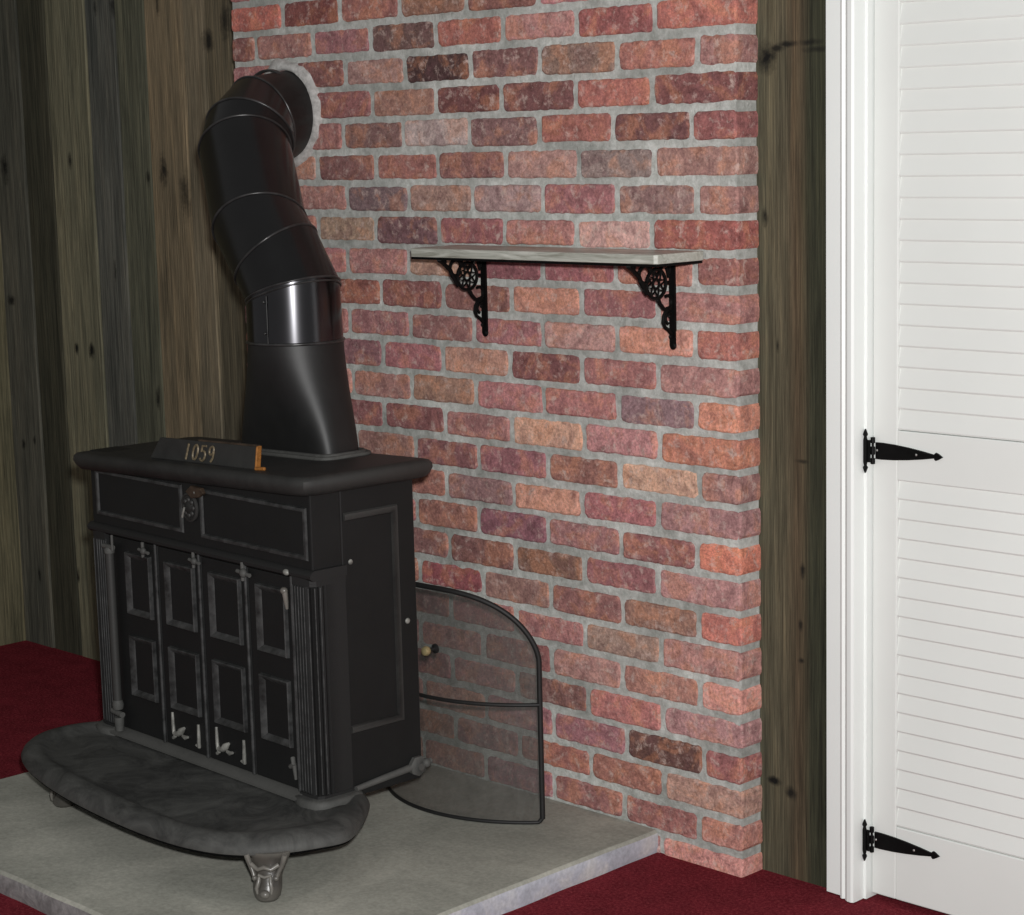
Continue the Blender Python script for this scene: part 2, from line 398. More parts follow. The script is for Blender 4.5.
# white door casing
b = MB()
prof = [(.1700, .095), (.1705, .052), (.1725, .0435), (.200, .0425), (.206, .0425), (.211, .033), (.216, .0305), (.221, .034), (.224, .030), (.231, .0255), (.240, .0245), (.2445, .027), (.2455, .034), (.2455, .058), (.2515, .058), (.2515, .095)]
b.prism(prof, lambda a, c, h: Vector((a, c, h)), 0.003, CEIL)
o = b.build('trim_2', WHITE2, None, 12); struct(o, 'white painted moulded door casing', 'trim')
b = MB(); b.box(-.0, 1.6, .125, .2, 0, CEIL)
struct(b.build('wall_back_right', WHITE), 'closet wall behind the white door', 'wall')

# louvered door
door = MB(); DX0, DX1, DY = .2535, .86, .073
SW = .052; TH = .032
def dbox(m, x0, x1, z0, z1, y0=DY, y1=DY + TH): m.box(x0, x1, y0, y1, z0, z1)
dbox(door, DX0, DX0 + SW, .012, 2.05); dbox(door, DX1 - SW, DX1, .012, 2.05)
for z0_, z1_ in ((.012, .151), (.795, .885), (1.9626, 2.05)): dbox(door, DX0 + SW, DX1 - SW, z0_, z1_)
door_o = door.build('door_1', WHITE, None, None, .0022)
struct(door_o, 'white louvered bifold door with black strap hinges', 'door')
for z0_, z1_ in ((.151, .795), (.885, 1.9626)):
    lv = MB(); n = round((z1_ - z0_) / .0366) if z0_ < .5 else 29; p = (z1_ - z0_) / n
    for i in range(n):
        za = z0_ + i * p
        pr = [(DY + .003, za + .0012), (DY + .0015, za + .004), (DY + .0085, za + p + .004), (DY + .016, za + p + .004), (DY + .011, za + .0012)]
        lv.prism(pr, lambda a, c, h: Vector((h, a, c)), DX0 + SW - .001, DX1 - SW + .001)
    # stepped routing along the stile
    lv.box(DX0 + SW, DX1 - SW, DY + .02, DY + .024, z0_, z1_)
    lv.build('louver_panel', WHITE, door_o)
def hinge(zc, slope):
    h = MB()
    def pl(x): return DY - .0035
    # strap leaf, tapering to a spear finial
    top = [(.262, .0150), (.275, .0152), (.30, .0140), (.33, .0112), (.36, .0072), (.385, .0030)]
    fin = [(.385, .0045), (.388, .0072), (.392, .0058), (.401, .0004)]
    pts = [(x, d) for x, d in top + fin]
    poly = pts + [(x, -d) for x, d in reversed(pts)]
    h.prism(poly, lambda a, c, k: Vector((a, k, zc + c)), DY - .0045, DY - .0005)
    # jamb leaf with pointed ends, on the casing edge
    jl = [(-.0030, -.026), (.0030, -.026), (.0030, .026), (-.0030, .026)]
    jf = [(-.0018, -.026), (-.0045, -.030), (0, -.040), (.0045, -.030), (.0018, -.026), (.0035, -.02), (.0035, .02), (.0018, .026), (.0045, .030), (0, .040), (-.0045, .030), (-.0018, .026), (-.0035, .02), (-.0035, -.02)]
    h.prism(jf, lambda a, c, k: Vector((.2495 + a, k, zc + c)), .0535, .0575)
    for za, zb in ((-.024, -.014), (-.007, .007), (.014, .024)):
        h.lathe([(.0042, za), (.0042, zb)], Matrix.Translation((.2575, DY - .006, zc)), 10)
    h.lathe([(.0022, -.024), (.0022, .024)], Matrix.Translation((.2575, DY - .006, zc)), 8)
    h.box(.249, .258, DY - .0165, DY - .0135, zc - .02, zc + .02)
    o = h.build('strap_hinge', BLACK, door_o, 30); o['label'] = 'black strap hinge with spear tip'
    s = MB()
    for x in (.2655, .3485):
        s.ball((x, DY - .0048, zc + (.001 if x < .3 else 0)), .0022, (1, .6, 1), 8)
    s.build('screw', STEEL, o, 40)
hinge(.8455, 0); hinge(.1175, 0)

# ------------------------------------------------------------------ wall shelf
sh = empty('wall_shelf', (-.4, 0, 1.18))
def SL(x, y, z): return Vector((x + .4, y, z - 1.18))
b = MB()
xa, xb, yf, zt, zb_ = -.736, -.073, -.137, 1.200, 1.1825
pts = [(xa, -.002), (xa, yf + .004), (xa + .004, yf), (xb - .006, yf), (xb, yf + .006), (xb, -.002)]
b.prism(pts, lambda a, c, h: SL(a, c, h), zb_, zt)
o = b.build('shelf_board', SHELF, sh, None, .0012); o['label'] = 'grey streaked shelf board'
b = MB(); b.prism([(xa + .002, -.003), (xa + .002, yf + .002), (xb - .002, yf + .002), (xb - .002, -.003)], lambda a, c, h: SL(a, c, h), zb_ - .0050, zb_)
b.build('underside_strip', BLACK, sh)
def bracket(xc):
    m = MB(); T = .0045
    def P(y, z, x=0): return SL(xc + x, y, z)
    # wall leg, top arm
    zt_ = 1.1795
    def flat(path, w=.0022, closed=False):
        m.tube([P(y, z) for y, z in path], w * 1.25, 7, closed)
    leg = [(-.0065, zt_ - .166), (.0065, zt_ - .166), (.0065, zt_), (-.0065, zt_)]
    m.prism([(-.007, -.160), (-.004, -.166), (.004, -.166), (.007, -.160), (.007, 0), (-.007, 0)], lambda a, c, h: P(h, zt_ + c, a), -.0055, -.0005)
    m.lathe([(.0075, 0), (.0085, .003), (.005, .006)], Matrix.Translation(P(-.0005, zt_ - .160)) @ Matrix.Rotation(PI / 2, 4, 'X'), 12)
    m.prism([(-.006, 0), (.006, 0), (.006, -.128), (0, -.134), (-.006, -.128)], lambda a, c, h: P(c, h, a), zt_ - .004, zt_)
    # filigree in the plane normal to the wall
    cy_, cz_, rad = -.050, zt_ - .040, .0275
    circ = lambda cy0, cz0, rr, a0=0, a1=360, k=28, e=1: [(cy0 + rr * e * math.cos(math.radians(a0 + (a1 - a0) * i / k)), cz0 + rr * math.sin(math.radians(a0 + (a1 - a0) * i / k))) for i in range(k + 1)]
    flat(circ(cy_, cz_, rad, 0, 360, 28)[:-1], .0028, True)
    flat(circ(cy_, cz_, .009, 0, 360, 14)[:-1], .0022, True)
    st = []
    for i in range(16):
        a = math.radians(22.5 * i + 11); rr = rad * .98 if i % 2 == 0 else rad * .5
        st.append((cy_ + rr * math.cos(a), cz_ + rr * math.sin(a)))
    flat(st, .0019, True)
    for i in range(8):
        a = math.radians(45 * i + 33.5); flat([(cy_ + .009 * math.cos(a), cz_ + .009 * math.sin(a)), (cy_ + rad * .52 * math.cos(a), cz_ + rad * .52 * math.sin(a))], .0018)
    # scrolls above, before and below the rosette
    flat(circ(-.050, zt_ - .006, .016, 190, 350, 10), .0026)
    flat(circ(-.082, zt_ - .021, .016, 20, 330, 16), .0030)
    flat(circ(-.024, zt_ - .016, .013, -30, 200, 10), .0026)
    flat([(-.128, zt_ - .003), (-.118, zt_ - .008), (-.108, zt_ - .016), (-.098, zt_ - .024), (-.092, zt_ - .036), (-.084, zt_ - .046), (-.076, zt_ - .058)], .0036)
    for yy, zz in ((-.112, -.007), (-.105, -.019), (-.095, -.032), (-.083, -.050)): m.ball(P(yy, zt_ + zz), .0048, (.8, 1, 1), 8)
    flat([(-.046, zt_ - .067), (-.040, zt_ - .078), (-.030, zt_ - .088), (-.018, zt_ - .092), (-.008, zt_ - .088)], .0032)
    flat(circ(-.018, zt_ - .076, .012, -100, 120, 10), .0026)
    m.ball(P(-.045, zt_ - .072), .0045, (.8, 1, 1), 8)
    flat([(-.020, zt_ - .090), (-.029, zt_ - .102), (-.031, zt_ - .114), (-.026, zt_ - .124), (-.016, zt_ - .130), (-.008, zt_ - .138)], .0030)
    flat(circ(-.014, zt_ - .108, .010, 60, 250, 10), .0026)
    m.ball(P(-.012, zt_ - .104), .004, (.8, 1, 1), 8); m.ball(P(-.010, zt_ - .143), .0045, (.8, 1, 1), 8)
    flat([(-.014, zt_ - .040), (-.022, zt_ - .040)], .003); flat([(-.014, zt_ - .03), (-.02, zt_ - .012)], .0024)
    m.build('shelf_bracket', BLACK, sh, 40)['label'] = 'black scrollwork iron bracket'
bracket(-.149); bracket(-.659)
tag(sh, 'short grey shelf on two black scrollwork brackets, mounted on the brick wall', 'shelf')

# ------------------------------------------------------------------ curved fire screen
CX, CY_, CR = -.641, .093, .3204; A1 = math.radians(47.2); HZ = .047
fs_ = empty('fire_screen', (CX, CY_ - CR, HZ))
def FS(a, z): return Vector((CR * math.sin(a), CR - CR * math.cos(a), z - HZ))
def top_z(a):
    s = abs(a) / A1
    # straight side up to .385, rounded shoulder, shallow arch
    return .385 + (.526 - .385) * max(0, (1 - s ** 3.0)) ** .62
NA = 96
def outline():
    pts = [FS(A1, HZ + .012 + (.385 - HZ - .012) * i / 12) for i in range(12)]
    for i in range(NA + 1):
        t = i / NA; a = A1 * math.cos(PI * t); pts.append(FS(a, top_z(a)))
    pts += [FS(-A1, .385 - (.385 - HZ - .012) * i / 12) for i in range(1, 13)]
    return pts
b = MB(); b.tube(outline(), .0055, 8)
b.tube([FS(A1 * .985, HZ + .008)] + [FS(-A1 * .97 + 2 * A1 * .97 * (1 - i / 40) , HZ + .004) for i in range(41)] + [FS(-A1 * .985, HZ + .008)], .004, 8)
b.tube([FS(A1, HZ + .014), FS(A1 * .975, HZ + .005)], .0045, 8); b.tube([FS(-A1, HZ + .014), FS(-A1 * .975, HZ + .005)], .0045, 8)
b.build('frame', FRAMEM, fs_, 50)
b = MB(); b.tube([FS(A1 - 2 * A1 * i / 40, .296) + Vector((0, -.002, 0)) for i in range(41)], .0042, 8)
b.build('cross_bar', FRAMEM, fs_, 50)
# woven wire, every wire a thin ribbon
b = MB(); w = .00037; step = .00245
amax = A1 * .995; na = int(2 * amax * CR / step)
for i in range(na + 1):
    a = -amax + 2 * amax * i / na; da = w / CR; zt_ = top_z(a) - .002
    k = 6
    vs = []
    for j in range(k + 1):
        z = HZ + .004 + (zt_ - HZ - .004) * j / k; vs += [FS(a - da, z), FS(a + da, z)]
    b.add(vs, [(2 * j, 2 * j + 1, 2 * j + 3, 2 * j + 2) for j in range(k)])
z = HZ + .006
while z < .524:
    if z < .385: al = amax
    else:
        lo, hi = 0, amax
        for _ in range(24):
            mid = (lo + hi) / 2
            if top_z(mid) > z: lo = mid
            else: hi = mid
        al = lo
    k = 26; vs = []
    for j in range(k + 1):
        a = -al + 2 * al * j / k; off = Vector((0, -.0003, 0)); vs += [FS(a, z - w) + off, FS(a, z + w) + off]
    b.add(vs, [(2 * j, 2 * j + 2, 2 * j + 3, 2 * j + 1) for j in range(k)])
    z += step
mo = b.build('wire_mesh', MESHM, fs_); mo['label'] = 'fine grey wire mesh'
b = MB(); M = Matrix.Translation(FS(.13, .400)) @ Matrix.Rotation(PI / 2, 4, 'X')
b.lathe([(.010, 0), (.010, .003), (.004, .005), (.004, .018), (.0085, .020)], M, 14)
h_ = b.build('handle', FRAMEM, fs_, 40)
b = MB(); b.lathe([(.004, .018), (.0085, .021), (.0105, .027), (.0085, .033), (.003, .036)], M, 14)
b.build('knob', BRASS, h_, 40)['label'] = 'small brass knob'
tag(fs_, 'curved black wire mesh fire screen standing between stove and brick wall', 'fire screen')

# ------------------------------------------------------------------ the stove
PHI = -.0436450; C = Vector((-.59495, -.54006, 0))
st = empty('wood_stove', (C.x, C.y, .047), PHI)
Uw = Vector((math.cos(PHI), math.sin(PHI), 0)); Vw = Vector((-math.sin(PHI), math.cos(PHI), 0))
def L(u, v, z): return Vector((u, v, z - .047))
def loc(X, Y):
    d = Vector((X, Y, 0)) - C; return d.dot(Uw), d.dot(Vw)
def lbox(m, u0, u1, v0, v1, z0, z1, mat=0): m.box(u0, u1, v0, v1, z0 - .047, z1 - .047, mat)
UW = -.79; DEP = .252
def bead_rect(m, fn, a0, a1, c0, c1, r, d=.6):
    """moulding bead round a rectangle; fn(a, c, out) -> point"""
    pr = [(-r, 0), (-r * .7, r * d), (0, r * d * 1.25), (r * .7, r * d), (r, 0)]
    cs = [(a0, c0, 1, 1), (a1, c0, -1, 1), (a1, c1, -1, -1), (a0, c1, 1, -1)]
    rings = [[fn(a + sa * t, c + sc * t, h) for t, h in pr] for a, c, sa, sc in cs]
    rings.append(rings[0]); m.loft(rings, False, False, closed=False)

# firebox body: back, sides, bottom, upper frieze block
b = MB()
lbox(b, UW + .004, -.004, .02, DEP, .162, .60)
b.build('firebox', IRON, st, None, .004)
for side in (0, 1):
    m = MB(); u0, u1 = (-.006, 0.0) if side else (UW, UW + .006)
    lbox(m, u0, u1, .0715, DEP + .002, .160, .768)
    po = m.build('side_panel', IRON, st, None, .003)
    mm = MB(); sg = 1 if side else -1; ub = u1 if side else u0
    r_ = .008
    pr_ = [(-r_, 0), (-r_ * .7, r_ * .6), (0, r_ * .75), (r_ * .7, r_ * .6), (r_, 0)]
    rg = []
    for a, c, sa, sc_ in ((.078, .285, 0, 1), (.203, .285, -1, 1), (.203, .706, -1, -1), (.078, .706, 0, -1)):
        rg.append([L(ub + sg * h, a + sa * t, c + sc_ * t) for t, h in pr_])
    mm.loft(rg, True, True, closed=False)
    mm.build('panel_moulding', IRON_TOP, po, 50)
    if side:
        for v, z, r in ((.091, .617, .0055), (.228, .476, .006)):
            s = MB(); s.ball(L(u1 + .001, v, z), r, (.5, 1, 1), 10); s.build('bolt_head', WORN, po, 50)
# frieze
b = MB(); lbox(b, UW, 0, 0.0, .072, .612, .772); lbox(b, UW + .01, -.01, .07, DEP, .60, .77)
fr = b.build('frieze', IRON, st, None, .003)
b = MB(); bead_rect(b, lambda a, c, h: L(a, -h, c), UW + .028, -.438, .638, .729, .0048, .9)
b.build('panel_moulding', BEAD, fr, 50)
b = MB(); bead_rect(b, lambda a, c, h: L(a, -h, c), -.363, -.016, .636, .729, .0048, .9)
b.build('panel_moulding', BEAD, fr, 50)
# ledge under the frieze
b = MB(); pr = [(-.004, .594), (-.010, .599), (-.011, .605), (-.006, .611), (0, .614), (.078, .614), (.078, .594)]
rings = []
for u in (UW - .008, .006): rings.append([L(u, v, z) for v, z in pr])
b.loft(rings)
b.build('ledge_moulding', IRON, st, 40)
# medallion between the frieze panels
b = MB(); M = Matrix.Translation(L(-.405, -.001, .690)) @ Matrix.Rotation(PI / 2, 4, 'X')
b.lathe([(.030, 0), (.030, .003), (.026, .005), (.024, .003), (.015, .003), (.010, .008), (.002, .009)], M, 28)
for k in range(8):
    a = k * PI / 4; b.ball(M @ Vector((.016 * math.cos(a), .016 * math.sin(a), .004)), .0055, (1, .6, 1), 8)
med = b.build('medallion', IRON_TOP, st, 40)
b = MB(); b.tube([L(-.425, -.008, .668), L(-.418, -.011, .676), L(-.410, -.012, .690)], .0022, 6); b.build('worn_highlight', WORN, med, 40)
b = MB(); b.ball(L(-.372, -.010, .725), .0045, (1, .6, 1), 8); b.build('crest_screw', WORN, med, 40)
b = MB(); b.prism([(-.405, .724), (-.385, .738), (-.350, .736), (-.340, .727), (-.36, .716), (-.385, .712)], lambda a, c, h: L(a, h, c), -.012, -.002)
b.build('crest', RUSTDK, med, None, .002)

# fluted corner columns
def column(right):
    z0_, z1_ = .156, .603
    m = MB(); pts = []
    def q(u, v): pts.append((u, v))
    # front face with flutes (from the door side out), rounded corner, side face
    W = .058; rr = .022
    q(-W, .03); q(-W, -.004)
    nf = 4; fw_ = (W - rr) / nf
    for i in range(nf):
        a = -W + fw_ * i
        q(a + fw_ * .12, -.007); q(a + fw_ * .30, -.0005); q(a + fw_ * .62, -.0005); q(a + fw_ * .85, -.007)
    for i in range(7):
        t = -PI / 2 + (PI / 2) * i / 6
        a = (rr + (.0015 if i % 2 else -.0035)); q(-rr + .002 + a * math.cos(t), rr - .008 + a * math.sin(t) * 1.0)
    q(.0022, .020); q(.0002, .024); q(.0022, .029); q(.0022, .076); q(-.004, .076)
    if not right: pts = [(UW - u, v) for u, v in pts]
    m.loft([[L(u, v, z) for u, v in pts] for z in (z0_ + .012, z1_ - .02)])
    for i in range(5):
        uu = -W + fw_ * i - .0005 + .001 * (i == 0); uu = uu if right else UW - uu
        m.tube([L(uu, -.0068, z0_ + .016), L(uu, -.0068, z1_ - .024)], .0013, 6, mat=1)
    for t in (-60, -28, 0):
        t = math.radians(t); uu = -rr + .002 + (rr + .0012) * math.cos(t); vv = rr - .008 + (rr + .0012) * math.sin(t); uu = uu if right else UW - uu
        m.tube([L(uu, vv, z0_ + .016), L(uu, vv, z1_ - .024)], .0014, 6, mat=1)
    # plain capital and foot blocks
    def blk(za, zb, g):
        P2 = [(-W - g, .03), (-W - g, -.009 - g), (-rr, -.009 - g), (-.004 + g, -.006 - g), (.0035 + g, .006), (.0035 + g, .077), (-.004, .077)]
        if not right: P2 = [(UW - u, v) for u, v in P2]
        m.loft([[L(u, v, z) for u, v in P2] for z in (za, zb)])
    blk(z1_ - .021, z1_ + .002, -.001); blk(z0_ - .008, z0_ + .013, .0)
    o = m.build('column', [IRON, BEAD], st, 14, 0)
    g = MB()
    base = [(-W - .012, .0), (-W - .006, -.016), (-.03, -.024), (.006, -.018), (.02, .004), (.022, .05), (.016, .085), (0, .095), (-W, .09)]
    if not right: base = [(UW - u, v) for u, v in base]
    cu = sum(p[0] for p in base) / len(base); cv = sum(p[1] for p in base) / len(base)
    g.loft([[L(cu + (u - cu) * k, cv + (v - cv) * k, z) for u, v in base] for k, z in ((1.06, .145), (1.08, .153), (1.02, .160), (.9, .163))])
    g.build('column_foot', IRON_PLATE, o, 60)
    return o
column(True); column(False)

# four folding doors
edges = [-.728, -.535, -.374, -.211, -.058]
zb0, zt0 = .168, .592
door_parts = []
for i in range(4):
    u0, u1 = edges[i] + .0015, edges[i + 1] - .0015
    m = MB(); lbox(m, u0, u1, -.002, .018, zb0, zt0)
    d_ = m.build('stove_door', IRON, st, None, .002)
    a0, a1 = u0 + .030, u1 - .022
    if i == 0: a0, a1 = -.655, -.560
    for c0, c1 in ((.430, .566), (.250, .384)):
        mm = MB()
        # splayed moulding frame: wide bevel, thin bead
        def fn(a, c, h): return L(a, -.002 - h, c)
        pr = [(0, 0), (.0008, .0075), (.0025, .009), (.0038, .0085), (.0120, .0010), (.013, 0)]
        cs = [(a0, c0, 1, 1), (a1, c0, -1, 1), (a1, c1, -1, -1), (a0, c1, 1, -1)]
        rings = [[fn(a + sa * t, c + sc * t, h) for t, h in pr] for a, c, sa, sc in cs]; rings.append(rings[0])
        mm.loft(rings, False, False, closed=False)
        mm.build('panel_moulding', BEAD, d_, 30)
    # bead down the meeting edge
    mm = MB(); mm.tube([L(u1 - .004, -.004, zb0), L(u1 - .004, -.004, zt0 + .004)], .0036, 8)
    mm.build('edge_bead', BEAD, d_, 50)
    if i in (1, 2):
        mm = MB(); cu = (u0 + u1) / 2
        mm.tube([L(cu - .052, -.004, .240), L(cu - .050, -.005, .215), L(cu - .049, -.005, .196), L(cu - .043, -.005, .190)], [.0028, .0036, .0036, .004], 7)
        mm.tube([L(cu - .045, -.005, .196), L(cu - .03, -.006, .197), L(cu - .018, -.006, .206), L(cu - .008, -.005, .214)], [.005, .006, .008, .003], 8)
        mm.tube([L(cu - .016, -.005, .196), L(cu - .004, -.006, .194), L(cu + .004, -.005, .197)], [.003, .005, .003], 7)
        mm.tube([L(cu - .053, -.004, .184), L(cu - .044, -.005, .190)], .0038, 7)
        m2 = MB(); m2.tube([L(cu + .044, -.004, .232), L(cu + .045, -.005, .205), L(cu + .044, -.005, .184), L(cu + .034, -.005, .186)], [.003, .0036, .0045, .003], 7)
        mm.build('relief_ornament', WORN, d_, 50)['label'] = 'worn pale relief at the foot of the door'
        m2.build('relief_bar', WORN, d_, 50)
    door_parts.append(d_)
# hinge lugs and latch hardware on the doors
def lug(parent, u, z, cross=True, s=1):
    m = MB(); m.ball(L(u, -.012, z), .009 * s, (1, .8, 1), 10)
    if cross:
        m.tube([L(u - .022 * s, -.010, z + .001), L(u + .018 * s, -.010, z - .003)], .0042 * s, 8); m.tube([L(u - .006, -.009, z + .020 * s), L(u - .006, -.009, z - .016 * s)], .0042 * s, 8)
    m.build('hinge_lug', IRON_PLATE, parent, 50)
lug(door_parts[0], -.575, .578, True, .9); lug(door_parts[1], -.385, .582, True, .9); lug(door_parts[2], -.212, .582, True, 1.05)
m = MB(); m.ball(L(-.078, -.012, .566), .0085, (1, .9, .9)); m.tube([L(-.076, -.012, .566), L(-.074, -.011, .545), L(-.076, -.008, .530)], [.006, .005, .003], 8)
m.build('latch_knob', FOOTM, door_parts[3], 50)
m = MB(); m.ball(L(-.071, -.010, .603), .007, (1.3, .8, .9)); m.build('latch_tip', WORN, door_parts[3], 50)
m = MB(); m.tube([L(-.078, -.008, .232), L(-.070, -.012, .222), L(-.082, -.011, .214)], .005, 8); m.tube([L(-.072, -.010, .222), L(-.069, -.009, .190)], [.005, .003], 8)
m.build('latch_foot', IRON_PLATE, door_parts[3], 50)
# upright door rod at the left with its brackets
m = MB()
m.tube([L(-.703, -.016, .215), L(-.703, -.016, .560)], .0095, 12)
rod = m.build('door_rod', IRON_TOP, door_parts[0], 50)
m = MB(); m.tube([L(-.725, -.016, .571), L(-.688, -.016, .571)], .0055, 10); m.lathe([(.011, -.004), (.012, .004), (.008, .009)], Matrix.Translation(L(-.703, -.016, .562)), 12)
m.build('rod_bracket', IRON_PLATE, rod, 50)
m = MB(); m.lathe([(.011, -.010), (.013, 0), (.010, .010)], Matrix.Translation(L(-.703, -.016, .222)), 12); m.build('rod_bracket', IRON_PLATE, rod, 50)
m = MB(); m.tube([L(-.722, -.018, .205), L(-.680, -.020, .203)], .0065, 10)
m.lathe([(.009, -.03), (.011, -.01), (.011, .0)], Matrix.Translation(L(-.698, -.018, .195)), 12); m.build('rod_foot', IRON_PLATE, rod, 50)
m = MB(); m.tube([L(-.684, -.02, .566), L(-.684, -.02, .600)], .003, 8)
m.build('rod_hook', IRON_PLATE, rod, 50)
# sill strip below the doors
m = MB(); pr = [(-.022, .152), (-.022, .157), (-.012, .163), (-.004, .167), (.01, .167), (.01, .152)]
m.loft([[L(u, v, z) for v, z in pr] for u in (-.735, -.05)])
m.build('sill', IRON_PLATE, st, 40)

# hearth plate in front
out = [(.028, .095), (.062, .062), (.098, .022), (.138, -.030), (.152, -.068), (.142, -.112), (.122, -.165), (.085, -.222), (.030, -.262), (-.05, -.288), (-.15, -.300), (-.26, -.302), (-.38, -.297), (-.50, -.286), (-.61, -.268), (-.70, -.246), (-.775, -.216), (-.83, -.174), (-.862, -.120), (-.868, -.060), (-.853, -.008), (-.822, .032), (-.795, .070), (-.77, .095)]
def catmull(P, k):
    o = []; n = len(P)
    for i in range(n - 1):
        p0, p1, p2, p3 = P[max(i - 1, 0)], P[i], P[i + 1], P[min(i + 2, n - 1)]
        for j in range(k):
            t = j / k
            o.append(tuple(.5 * (2 * p1[d] + (p2[d] - p0[d]) * t + (2 * p0[d] - 5 * p1[d] + 4 * p2[d] - p3[d]) * t * t + (3 * p1[d] - p0[d] - 3 * p2[d] + p3[d]) * t ** 3) for d in (0, 1)))
    o.append(P[-1]); return o
oc = catmull(out, 5)
nrm = []
for i in range(len(oc)):
    a = Vector(oc[max(i - 1, 0)]); c = Vector(oc[min(i + 1, len(oc) - 1)]); t = (c - a).normalized(); nrm.append(Vector((t.y, -t.x)))
sgn = 1 if nrm[len(nrm) // 2].y > 0 else -1
pcx, pcy = -.35, -.06
def pring(ins, z):
    o = []
    for p in oc:
        d = Vector((p[0] - pcx, p[1] - pcy)); dl = d.length
        # narrower rim along the back, full rim in front and at the ends
        k = ins if p[1] < .03 else ins * .6
        d *= (dl - k * (1.0 + .25 * abs(d.x) / dl)) / dl
        o.append(L(pcx + d.x, pcy + d.y, z))
    return o
m = MB()
m.loft([pring(.03, .131), pring(.006, .127), pring(.0, .130), pring(-.001, .136), pring(.004, .146), pring(.014, .155), pring(.028, .1595), pring(.040, .1600), pring(.050, .156), pring(.060, .1505), pring(.075, .148), pring(.10, .1475), pring(.12, .1475)], True, True)
hp = m.build('hearth_plate', IRON_PLATE, st, 50)
m = MB(); m.loft([pring(.010, .1275), pring(.004, .1245), pring(.006, .1240), pring(.03, .1240)], True, True)
m.build('plate_shadow_strip', DARK, hp, 40)  # black strip under the rim, shadow line built in as colour
# stove base under the firebox
m = MB(); lbox(m, UW, 0, .05, DEP, .148, .164); m.build('base_plate', IRON, st, None, .003)
# tie rod and claw nut along the lower right side
m = MB(); m.tube([L(.006, .080, .166), L(.006, .150, .172), L(.006, .232, .178)], [.006, .007, .008], 8)
tr = m.build('tie_rod', IRON_PLATE, st, 50)
m = MB(); m.lathe([(.010, -.008), (.020, -.004), (.021, .006), (.014, .010), (.009, .012), (.008, .015)], Matrix.Translation(L(.006, .236, .178)) @ Matrix.Rotation(PI / 2, 4, 'Y'), 7)
m.ball(L(.016, .252, .182), .010); m.tube([L(.012, .245, .18), L(.014, .266, .184)], .006, 8)
m.build('claw_nut', IRON_PLATE, tr, 40)

# legs
def leg(X, Y, name='leg', s=1, ztop=.134, full=True):
    u, v = loc(X, Y); m = MB(); z0_ = .047; Ht = ztop - z0_
    prof = [(0, .019, .020), (.08, .024, .025), (.22, .0265, .026), (.36, .0265, .024), (.48, .026, .022), (.60, .029, .022), (.74, .034, .023), (.88, .039, .024), (1.0, .043, .026)]
    # yaw so that the leg faces outward to the corner of the stove
    ang = math.radians(40 if X > -.9 else -40)
    rings = []
    for t, a, c in prof:
        rings.append([L(u, v, 0) + Matrix.Rotation(ang, 3, 'Z') @ Vector((a * math.cos(2 * PI * k / 20), c * math.sin(2 * PI * k / 20) * (1.0) - .010 * math.cos(PI * t), 0)) + Vector((0, 0, z0_ + Ht * t)) for k in range(20)])
    m.loft(rings)
    o = m.build(name, FOOTM, st, 60)
    g = MB()
    def W(a, c, t): return L(u, v, 0) + Matrix.Rotation(ang, 3, 'Z') @ Vector((a, c, 0)) + Vector((0, 0, z0_ + Ht * t))
    for sx in (-1, 1):
        g.tube([W(sx * .036, -.014, .98), W(sx * .031, -.014, .80), W(sx * .024, -.018, .62), W(sx * .019, -.023, .46)], [.0055, .005, .0045, .0035], 8)
        g.tube([W(sx * .010, -.024, .58), W(sx * .011, -.029, .46), W(sx * .014, -.034, .32), W(sx * .013, -.034, .2)], [.003, .004, .004, .002], 7)
        g.ball(W(sx * .020, -.022, .50), .0055)
    g.tube([W(-.026, -.021, .80), W(-.012, -.026, .70), W(0, -.028, .76), W(.012, -.026, .70), W(.026, -.021, .80)], .0045, 7)
    g.ball(W(0, -.030, .18), .010, (1.1, 1, .9)); g.tube([W(-.012, -.026, .58), W(0, -.028, .54), W(.012, -.026, .58)], .0032, 7)
    g.build('leg_scrollwork', FOOTM, o, 60)
leg(-.510, -.742); leg(-1.252, -.690)
ur = C + Uw * -.28 + Vw * .17; leg(ur.x, ur.y, ztop=.15); ur = C + Uw * -.56 + Vw * .17; leg(ur.x, ur.y, ztop=.15)

# top plate, tilted a little down to the left
def zt(u): return .797 + .034 * u
TH_ = .030
m = MB()
to = [(-.808, -.030), (-.79, -.036), (-.40, -.037), (-.02, -.036), (.020, -.028), (.030, -.006), (.032, .27), (.022, .288), (-.40, .290), (-.79, .288), (-.808, .27), (-.812, .12)]
def tring(ins, dz):
    o = []; cu = -.396; cv = .127
    for u, v in to:
        o.append(L(u - math.copysign(min(ins, abs(u - cu)), u - cu), v - math.copysign(min(ins, abs(v - cv)), v - cv), zt(u) + dz))
    return o
m.loft([tring(.028, -TH_ - .010), tring(.010, -TH_ - .006), tring(.004, -TH_ + .002), tring(0, -TH_ * .6), tring(.001, -.008), tring(.006, -.002), tring(.014, 0)])
tp = m.build('top_plate', IRON_TOP, st, 40)
# flue collar rim on the plate
def rrect(u0, u1, v0, v1, r, k=6):
    o = []
    for cu, cv, a0 in ((u1 - r, v0 + r, -90), (u1 - r, v1 - r, 0), (u0 + r, v1 - r, 90), (u0 + r, v0 + r, 180)):
        for i in range(k + 1):
            a = math.radians(a0 + 90 * i / k); o.append((cu + r * math.cos(a), cv + r * math.sin(a)))
    return o
def rr_ring(u0, u1, v0, v1, r, z, tilt=True): return [L(u, v, z + (zt(u) - zt(-.33) if tilt else 0)) for u, v in rrect(u0, u1, v0, v1, r)]
m = MB(); zc = zt(-.33)
for g, zz in ((.030, .006), (.014, .012)):
    m.tube(rr_ring(-.493 - g, -.172 + g, .178 - g, .275, .03, zc + zz * .4), .005, 8, True)
m.build('collar_rim', IRON_PLATE, tp, 50)

